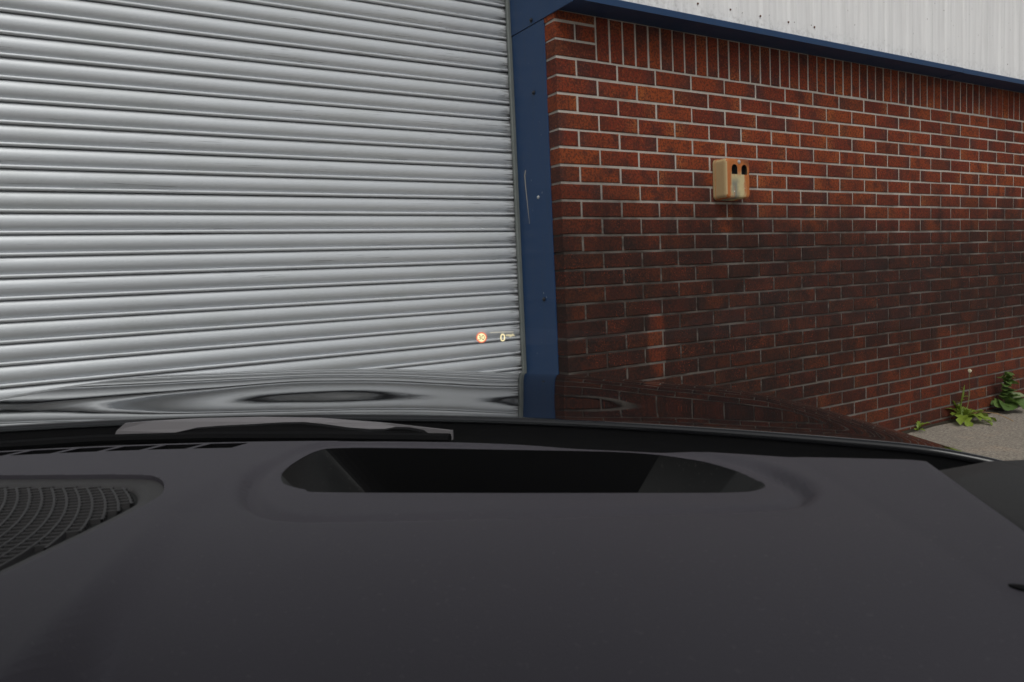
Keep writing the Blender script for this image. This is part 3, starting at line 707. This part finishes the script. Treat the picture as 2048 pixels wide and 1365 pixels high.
# ---- windscreen
def screen_pt(v, f):                               # f = 0 at the base, 1 at the roof edge
    z = 0.835 + 0.53 * f; y = 0.86 - 0.24 * v * v - (0.83 + 0.03 * f) * f + 0.035 * math.sin(math.pi * f)
    return (v * (1 - 0.20 * f), y + 0.06 * f * v * v, z)
P = [[screen_pt(v, f) for v in np.linspace(-0.86, 0.86, 33)] for f in np.linspace(0, 1, 22)]
me = grid_me(P); fixn(me)
if sum(p_.normal.y for p_ in me.polygons) > 0: me.flip_normals()
ws = link('windscreen', me, M['glass'], car, True)
# ---- dashboard
DZ = 0.905
def s_far(t): return 0.674 - 0.38 * (t + 0.35) ** 2
HUD = catmull([(0.503, -0.222), (0.500, -0.10), (0.499, 0.0), (0.499, 0.066), (0.504, 0.086), (0.517, 0.093), (0.535, 0.089), (0.565, 0.074), (0.592, 0.050), (0.619, 0.0), (0.634, -0.10), (0.646, -0.20), (0.650, -0.262), (0.640, -0.281), (0.600, -0.284), (0.560, -0.278), (0.530, -0.262), (0.510, -0.241)], 5)
HUD = [(s + 0.009 * max(0.0, min(1.0, (0.535 - s) / 0.025)), t) for s, t in HUD]
LIP = catmull([(0.462, -0.24), (0.452, -0.20), (0.458, -0.10), (0.465, 0.0), (0.474, 0.085), (0.492, 0.108), (0.520, 0.112), (0.56, 0.098), (0.600, 0.068), (0.635, 0.0), (0.650, -0.10), (0.662, -0.20), (0.668, -0.27), (0.640, -0.300), (0.560, -0.298), (0.500, -0.275)], 5)
GRI = catmull([(0.552, -0.60), (0.550, -0.50), (0.549, -0.405), (0.538, -0.372), (0.502, -0.344), (0.470, -0.336), (0.40, -0.335), (0.33, -0.337), (0.28, -0.345), (0.25, -0.40), (0.24, -0.50), (0.25, -0.62), (0.30, -0.70), (0.40, -0.74), (0.50, -0.72), (0.545, -0.66)], 4)
def sdist(S, T, poly):
    p_ = np.array(poly); n = len(p_); d = np.full(S.shape, 9.0); inside = np.zeros(S.shape, bool)
    for i in range(n):
        a, b_ = p_[i], p_[(i + 1) % n]; e = b_ - a
        k = np.clip(((S - a[0]) * e[0] + (T - a[1]) * e[1]) / (e @ e + 1e-12), 0, 1)
        d = np.minimum(d, np.hypot(S - a[0] - k * e[0], T - a[1] - k * e[1]))
        c1 = (a[1] > T) != (b_[1] > T)
        xi = a[0] + (T - a[1]) / (b_[1] - a[1] + 1e-15) * (b_[0] - a[0])
        inside ^= c1 & (S < xi)
    return np.where(inside, -d, d)
def sstep(x, lo, hi):
    k = np.clip((x - lo) / (hi - lo), 0, 1); return k * k * (3 - 2 * k)
def line_dist(S, T, pts):                          # signed distance in t from a line given as (s, t) points
    ps = sorted(pts); return T - np.interp(S, [q[0] for q in ps], [q[1] for q in ps])
def dash_h(S, T):
    z = np.full(S.shape, DZ)
    d = line_dist(S, T, [(0.10, -0.19), (0.242, -0.241), (0.456, -0.313), (0.56, -0.332), (0.80, -0.36)])
    z -= (0.004 * sstep(S, 0.60, 0.40) + 1.0 * np.maximum(0.44 - S, 0) ** 2) * sstep(d, -0.004, 0.026)
    d2 = line_dist(S, T, [(0.10, 0.215), (0.343, 0.168), (0.562, 0.124), (0.70, 0.09)])
    z += 0.07 * np.maximum(d2, 0) * sstep(d2, 0, 0.012)
    dl = sdist(S, T, LIP)
    z -= 0.0030 * sstep(-dl, -0.003, 0.007)
    z -= 0.0065 * np.exp(-(dl / 0.0060) ** 2) * sstep(S, 0.60, 0.54)
    z -= 0.9 * np.maximum(0.27 - S, 0) ** 2
    z -= 4.5 * np.maximum(0.05 - (0.2 - (T - 0.0)) - 0.043, 0) ** 2
    fe = np.maximum(S - (0.674 - 0.38 * (T + 0.35) ** 2) + 0.006, 0); z -= 40 * fe ** 2
    return z
TL_, TR_ = -1.12, 0.2065
ts = np.concatenate([np.linspace(TL_, -0.78, 18)[:-1], np.linspace(-0.78, TR_, 270)])
ks = np.linspace(0, 1, 180)
T = np.repeat(ts[None, :], len(ks), 0); S = 0.02 + (s_far(T) - 0.02) * ks[:, None] ** 0.8
Zd = dash_h(S, T)
n_, m_ = S.shape
vs = [(T[i, j] - TC, S[i, j], Zd[i, j]) for i in range(n_) for j in range(m_)]
fs = [(i * m_ + j, i * m_ + j + 1, (i + 1) * m_ + j + 1, (i + 1) * m_ + j) for i in range(n_ - 1) for j in range(m_ - 1)]
ring = [(0, j) for j in range(m_)] + [(i, m_ - 1) for i in range(1, n_)] + [(n_ - 1, j) for j in range(m_ - 2, -1, -1)] + [(i, 0) for i in range(n_ - 2, 0, -1)]
nb = len(vs); vs += [(T[i, j] - TC, S[i, j], 0.80) for i, j in ring]
rl = len(ring)
for k in range(rl):
    i, j = ring[k]; i2, j2 = ring[(k + 1) % rl]; fs.append((i * m_ + j, i2 * m_ + j2, nb + (k + 1) % rl, nb + k))
fs.append(tuple(nb + k for k in range(rl)))
dme = fixn(mesh(vs, fs)); dobj = link('dashboard', dme, None, car)
def cutter(polys, depth_lo, hi):
    V, Fc = [], []
    for poly, lo in zip(polys, depth_lo):
        n = len(poly); b0 = len(V)
        V += [(t - TC, s, lo) for s, t in poly] + [(t - TC, s, hi) for s, t in poly]
        Fc += [tuple(b0 + k for k in range(n)), tuple(b0 + n + k for k in range(n - 1, -1, -1))] + [(b0 + k, b0 + (k + 1) % n, b0 + n + (k + 1) % n, b0 + n + k) for k in range(n)]
    n = len(HUD); b0 = len(V); hc = (0.575, -0.095)
    for z, f in ((1.0, 0.0), (DZ - 0.0035, 0.0), (0.852, 1.0)):
        V += [(hc[1] + (t - hc[1]) * (1 - 0.25 * f) - TC, hc[0] + (s - hc[0]) * (1 - 0.04 * f), z) for s, t in HUD]
    for i in range(2): Fc += [(b0 + i * n + k, b0 + i * n + (k + 1) % n, b0 + (i + 1) * n + (k + 1) % n, b0 + (i + 1) * n + k) for k in range(n)]
    Fc += [tuple(b0 + k for k in range(n)), tuple(b0 + 2 * n + k for k in range(n - 1, -1, -1))]
    me = fixn(mesh(V, Fc)); o = bpy.data.objects.new('cutter', me); COL.objects.link(o); o.parent = car; return o
slots = []
edges_px = [-70, 2, 80, 158, 236, 312, 395, 520]
for k in range(len(edges_px) - 1):
    a = at_z(edges_px[k] + 7, 893, DZ); b_ = at_z(edges_px[k + 1] - 7, 893, DZ)
    if k == len(edges_px) - 2: b_ = (b_[0], b_[1] - 0.02)
    t0, t1 = a[1], b_[1]
    slots.append([(s_far(t0) - 0.030, t0 - 0.003), (s_far(t1) - 0.030, t1 - 0.003), (s_far(t1) - 0.010, t1 + 0.004), (s_far(t0) - 0.010, t0 + 0.004)])
cut = cutter([GRI] + slots, [DZ - 0.009] + [0.85] * len(slots), 1.0)
bpy.context.view_layer.update()
bo = dobj.modifiers.new('cut', 'BOOLEAN'); bo.operation = 'DIFFERENCE'; bo.object = cut; bo.solver = 'EXACT'
dg = bpy.context.evaluated_depsgraph_get()
newme = bpy.data.meshes.new_from_object(dobj.evaluated_get(dg))
dobj.modifiers.clear(); dobj.data = newme; bpy.data.objects.remove(cut)
newme.materials.clear(); newme.materials.append(M['dash']); newme.materials.append(M['black']); newme.materials.append(M['recess'])
PC = np.array([tuple(p_.center) for p_ in newme.polygons]); HD = sdist(PC[:, 1], PC[:, 0] + TC, HUD)
for p_, hd in zip(newme.polygons, HD):
    c = p_.center; p_.material_index = 0; p_.use_smooth = p_.normal.z > 0.8
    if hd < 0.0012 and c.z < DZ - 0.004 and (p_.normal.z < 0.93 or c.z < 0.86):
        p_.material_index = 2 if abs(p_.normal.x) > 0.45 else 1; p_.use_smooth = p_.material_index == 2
    elif c.z < DZ - 0.003 and c.y > 0.58 and abs(p_.normal.z) < 0.3 and c.y < s_far(c.x + TC) - 0.008: p_.material_index = 1
box('display_cover', (-0.225 - TC, 0.52, 0.8535), (0.03 - TC, 0.63, 0.8550), M['gloss'], car)
# loudspeaker grille: dark tray, curved ribs and fine cross bars
gi = [(s, t) for s, t in GRI]
link('grille_tray', fixn(mesh([(t - TC, s, DZ - 0.0086) for s, t in gi], [tuple(range(len(gi)))])), M['dark'], car)
gpoly = np.array(GRI)
def ginside(s, t, marg=0.012): return sdist(np.array([s]), np.array([t]), GRI)[0] < -marg
V, Fc = [], []
def strip(pts, w, h, z0):
    b0 = len(V)
    for k, (s, t) in enumerate(pts):
        s2, t2 = pts[min(k + 1, len(pts) - 1)]; s1, t1 = pts[max(k - 1, 0)]
        d = Vector((t2 - t1, s2 - s1)); d.normalize(); nx, ny = -d.y * w / 2, d.x * w / 2
        V.extend([(t - TC + nx, s + ny, z0), (t - TC + nx * 0.6, s + ny * 0.6, z0 + h), (t - TC - nx * 0.6, s - ny * 0.6, z0 + h), (t - TC - nx, s - ny, z0)])
    for k in range(len(pts) - 1):
        for j in range(3): Fc.append((b0 + 4 * k + j, b0 + 4 * k + j + 1, b0 + 4 * k + 5 + j, b0 + 4 * k + 4 + j))
ribs_t = np.arange(-0.80, -0.30, 0.0105)
def rib_t(t0, s): return t0 + 0.055 - 0.9 * (s - 0.36) ** 2 * 3.0 - 0.10 * (s - 0.36)
for t0 in ribs_t:
    run = []
    for s in np.arange(0.24, 0.552, 0.006):
        t = rib_t(t0, s)
        if ginside(s, t, 0.018): run.append((s, t))
        else:
            if len(run) > 1: strip(run, 0.0026, 0.0040, DZ - 0.0086)
            run = []
    if len(run) > 1: strip(run, 0.0026, 0.0040, DZ - 0.0086)
for idx, t0 in enumerate(ribs_t[:-1]):
    for s in np.arange(0.245 + (0.0036 if idx % 2 else 0), 0.55, 0.0072):
        ta, tb = rib_t(t0, s), rib_t(t0 + 0.0105, s)
        if ginside(s, ta, 0.018) and ginside(s + 0.001, tb, 0.018): strip([(s, ta), (s + 0.0030, tb)], 0.0026, 0.0038, DZ - 0.0086)
o = link('speaker_grille', fixn(mesh(V, Fc)), M['grille'], car); tag(o, kind='stuff')
rim = sdist
P = []
V2, F2 = [], []; npg = len(GRI); gc = np.mean(gpoly, 0)
for k, (s, t) in enumerate(GRI):
    a = np.array([s, t]); pr_, nx_ = np.array(GRI[k - 1]), np.array(GRI[(k + 1) % npg]); d = nx_ - pr_; d /= np.linalg.norm(d); nn = np.array([-d[1], d[0]])
    if (gc - a) @ nn < 0: nn = -nn
    for w_, z in ((0.0003, DZ - 0.0035), (0.010, DZ - 0.0045), (0.017, DZ - 0.0055), (0.019, DZ - 0.0084)):
        q = a + nn * w_; V2.append((q[1] - TC, q[0], z))
for k in range(npg):
    for j in range(3): F2.append((4 * k + j, 4 * ((k + 1) % npg) + j, 4 * ((k + 1) % npg) + j + 1, 4 * k + j + 1))
link('grille_rim', fixn(mesh(V2, F2)), M['grille'], car, True)
for k, sl_ in enumerate(slots):
    box('demist_vent', (min(q[1] for q in sl_) - TC - 0.004, min(q[0] for q in sl_) - 0.004, 0.8525), (max(q[1] for q in sl_) - TC + 0.004, max(q[0] for q in sl_) + 0.004, 0.8555), M['dark'], car)
# ---- door top and pillar trim right (and left) of the dashboard, side vent
def trim_side(sg):
    x0 = 0.2095 - TC; P = []
    pf = [(x0, 0.78), (x0, 0.892), (x0 + 0.003, 0.897), (x0 + 0.010, 0.8985), (0.740, 0.8845), (0.800, 0.868), (0.812, 0.861), (0.820, 0.835), (0.862, 0.830)]
    for f in list(np.linspace(0, 1, 50)) + [1.004, 1.006]:
        row = []
        for x, z in pf:
            se = 0.555 + (min(x, 0.82) - x0) * 1.15; k = min(f, 1.0)
            row.append((sg * x, -0.9 + k * (se + 0.9) + (0.003 if f > 1 else 0), z if f <= 1 else (z - 0.006 if f < 1.005 else 0.77)))
        P.append(row)
    link('door_trim', fixn(grid_me(P)), M['trim'], car, True)
trim_side(1); trim_side(-1)
a = at_z(2054, 1168, 0.899)
dz_ = float(dash_h(np.array([a[0]]), np.array([a[1]]))[0])
link('side_vent', prism([(a[1] - TC + 0.006 * math.cos(k * 0.4) + 0.002 * math.sin(k * 0.4), a[0] + 0.002 * math.sin(k * 0.4) - 0.004 * math.cos(k * 0.4)) for k in range(15)], dz_ - 0.004, dz_ + 0.0008), M['black'], car)
# ---- head-up display on the windscreen glass
hp = None
a_, b_, c_ = cray(995, 675)
best = None
for f in np.linspace(0, 1, 400):
    for v in (0.0,):
        pass
def screen_hit(px, py):
    a, b_, c = cray(px, py); lo, hi = 0.2, 1.2
    def side(k):
        v_, s, z = k * b_ - TC, k * a, CAM.z + k * c
        f = (z - 0.835) / 0.53; vb = v_ / (1 - 0.20 * f)
        return s - screen_pt(vb, f)[1]
    for _ in range(50):
        k = (lo + hi) / 2
        if side(k) < 0: lo = k
        else: hi = k
    k *= 0.9955                                     # just inside the glass
    return Vector((k * b_ - TC, k * a, CAM.z + k * c))
hroot = link('head_up_display', mesh([screen_hit(x, y) for x, y in ((980, 665.2), (1014, 663.8), (1014, 664.9), (980, 666.3))], [(0, 1, 2, 3)]), M['hdim'], car)
link('display_line', mesh([screen_hit(x, y) for x, y in ((1015, 663.8), (1027, 663.6), (1027, 664.5), (1015, 664.7))], [(0, 1, 2, 3)]), M['hdim'], hroot)
def disc_px(name, cx, cy, r0, r1, mat, lift=1.0):
    n = 32; vs = [screen_hit(cx + r * math.cos(2 * math.pi * k / n), cy + r * math.sin(2 * math.pi * k / n)) for r in (r0, r1) for k in range(n)]
    if lift != 1.0:
        o0 = Vector((-TC, 0, CAM.z)); vs = [o0 + (q - o0) * lift for q in vs]
    fs = [(k, (k + 1) % n, n + (k + 1) % n, n + k) for k in range(n)]
    if r0 < 0.05: fs = [tuple(n + k for k in range(n))]
    return link(name, mesh(vs, fs), mat, hroot)
disc_px('sign_ring', 963, 675.5, 8.2, 10.6, M['hred']); disc_px('sign_disc', 963, 675.5, 0.01, 8.2, M['hcream'])
def text_px(name, txt, x0, y0, x1, y1, mat, lift=1.0, bold=0.0):
    cu = bpy.data.curves.new('t', 'FONT'); cu.body = txt; cu.offset = bold
    to = bpy.data.objects.new('t', cu); COL.objects.link(to); bpy.context.view_layer.update()
    me = bpy.data.meshes.new_from_object(to.evaluated_get(bpy.context.evaluated_depsgraph_get())); bpy.data.objects.remove(to)
    xs_ = [v.co.x for v in me.vertices]; ys_ = [v.co.y for v in me.vertices]
    o0 = Vector((-TC, 0, CAM.z))
    for v in me.vertices:
        fx = (v.co.x - min(xs_)) / (max(xs_) - min(xs_)); fy = (v.co.y - min(ys_)) / (max(ys_) - min(ys_))
        q = screen_hit(x0 + (x1 - x0) * fx, y1 + (y0 - y1) * fy); v.co = o0 + (q - o0) * lift
    me.materials.clear()
    return link(name, me, mat, hroot)
text_px('limit_digits', '30', 956.8, 670.6, 969.2, 680.6, M['hdark'], 0.999, 0.0)
text_px('speed_digit', '0', 1000.6, 668, 1010.2, 683, M['hcream'], 1.0, 0.0)
text_px('speed_unit', 'mph', 1013, 667.4, 1028.5, 675.2, M['hcream'], 1.0, 0.0)

# ---- rest of the car shell: roof, pillars, doors, glass, floor, wheels
P = []
for s in np.linspace(0.02, -1.75, 24):
    k = (0.02 - s) / 1.77
    P.append([(v * (0.688 - 0.05 * k), s + 0.05 * (v * v) * (1 - k), 1.365 + 0.055 * math.sin(math.pi * (0.1 + 0.75 * k)) - 0.03 * v * v) for v in np.linspace(-1, 1, 17)])
me = fixn(grid_me(P)); rf_ = link('roof', me, M['paint'], car, True)
md = rf_.modifiers.new('t', 'SOLIDIFY'); md.thickness = 0.03
for sg in (-1, 1):
    link('pillar', tube_me([(sg * 0.885, 0.66, 0.86), (sg * 0.80, 0.33, 1.10), (sg * 0.70, 0.04, 1.365)], [0.040, 0.034, 0.034], 10), M['black'], car, True)
    link('pillar', tube_me([(sg * 0.86, -0.62, 0.90), (sg * 0.70, -0.60, 1.39)], [0.05, 0.04], 10), M['black'], car, True)
    link('pillar', tube_me([(sg * 0.86, -2.15, 0.92), (sg * 0.645, -1.70, 1.38)], [0.08, 0.06], 10), M['black'], car, True)
    link('side_window', fixn(mesh([(sg * 0.872, 0.60, 0.820), (sg * 0.872, -2.05, 0.90), (sg * 0.66, -1.66, 1.37), (sg * 0.69, 0.03, 1.365)], [(0, 1, 2, 3)])), M['glass'], car)
    for (ya, yb) in ((0.74, -0.60), (-0.606, -1.75)):
        P = [[(sg * x, y, z) for (x, z) in ((0.84, 0.815), (0.895, 0.822), (0.925, 0.78), (0.935, 0.62), (0.92, 0.42), (0.88, 0.24))] for y in np.linspace(ya, yb, 8)]
        link('door', fixn(grid_me(P)), M['paint'], car, True)
    P = [[(sg * x, y, z) for (x, z) in ((0.80, 0.95), (0.89, 0.93), (0.92, 0.80), (0.92, 0.62), (0.90, 0.42), (0.86, 0.26))] for y in np.linspace(-1.756, -3.0, 8)]
    link('rear_wing', fixn(grid_me(P)), M['paint'], car, True)
P = [[(v, y, z) for v in np.linspace(-0.86, 0.86, 9)] for (y, z) in ((-2.25, 0.955), (-2.7, 0.97), (-3.0, 0.955), (-3.06, 0.80), (-3.05, 0.45), (-2.95, 0.26))]
link('boot', fixn(grid_me(P)), M['paint'], car, True)
link('rear_window', fixn(mesh([(-0.62, -1.74, 1.375), (0.62, -1.74, 1.375), (0.80, -2.24, 0.96), (-0.80, -2.24, 0.96)], [(0, 1, 2, 3)])), M['glass'], car)
box('floor_pan', (-0.86, -2.9, 0.22), (0.86, 2.0, 0.26), M['black'], car)
box('bulkhead', (-0.83, 0.70, 0.26), (0.83, 0.73, 0.76), M['black'], car)
box('rear_seat_back', (-0.70, -1.72, 0.30), (0.70, -1.50, 1.05), M['trim'], car, 0.05, 3)
def wheel(x, y):
    n = 28; prof_ = [(0.20, -0.10), (0.30, -0.112), (0.325, -0.09), (0.33, 0.0), (0.325, 0.09), (0.30, 0.112), (0.20, 0.10)]
    vs = []; fs = []
    for (r, w) in prof_:
        for k in range(n): vs.append((w, r * math.cos(2 * math.pi * k / n), r * math.sin(2 * math.pi * k / n)))
    for i in range(len(prof_) - 1):
        for k in range(n): fs.append((i * n + k, i * n + (k + 1) % n, (i + 1) * n + (k + 1) % n, (i + 1) * n + k))
    wh = link('wheel', fixn(mesh(vs, fs)), M['rubber'], car, True); wh.location = (x, y, 0.3302)
    vs = []; fs = []
    sg = 1 if x > 0 else -1
    for k in range(5):
        a = 2 * math.pi * k / 5
        for (r, w) in ((0.03, 0.05), (0.205, 0.025)): vs += [(sg * 0.09, r * math.cos(a) - w * math.sin(a), r * math.sin(a) + w * math.cos(a)), (sg * 0.09, r * math.cos(a) + w * math.sin(a), r * math.sin(a) - w * math.cos(a)), (sg * 0.06, r * math.cos(a) + w * math.sin(a), r * math.sin(a) - w * math.cos(a)), (sg * 0.06, r * math.cos(a) - w * math.sin(a), r * math.sin(a) + w * math.cos(a))]
        b0 = 8 * k; fs += [(b0, b0 + 1, b0 + 5, b0 + 4), (b0 + 1, b0 + 2, b0 + 6, b0 + 5), (b0 + 2, b0 + 3, b0 + 7, b0 + 6), (b0 + 3, b0, b0 + 4, b0 + 7), (b0, b0 + 3, b0 + 2, b0 + 1), (b0 + 4, b0 + 5, b0 + 6, b0 + 7)]
    link('rim', fixn(mesh(vs, fs)), M['alloy'], wh)
for (x, y) in ((0.80, 1.28), (-0.80, 1.28), (0.80, -1.55), (-0.80, -1.55)): wheel(x, y)
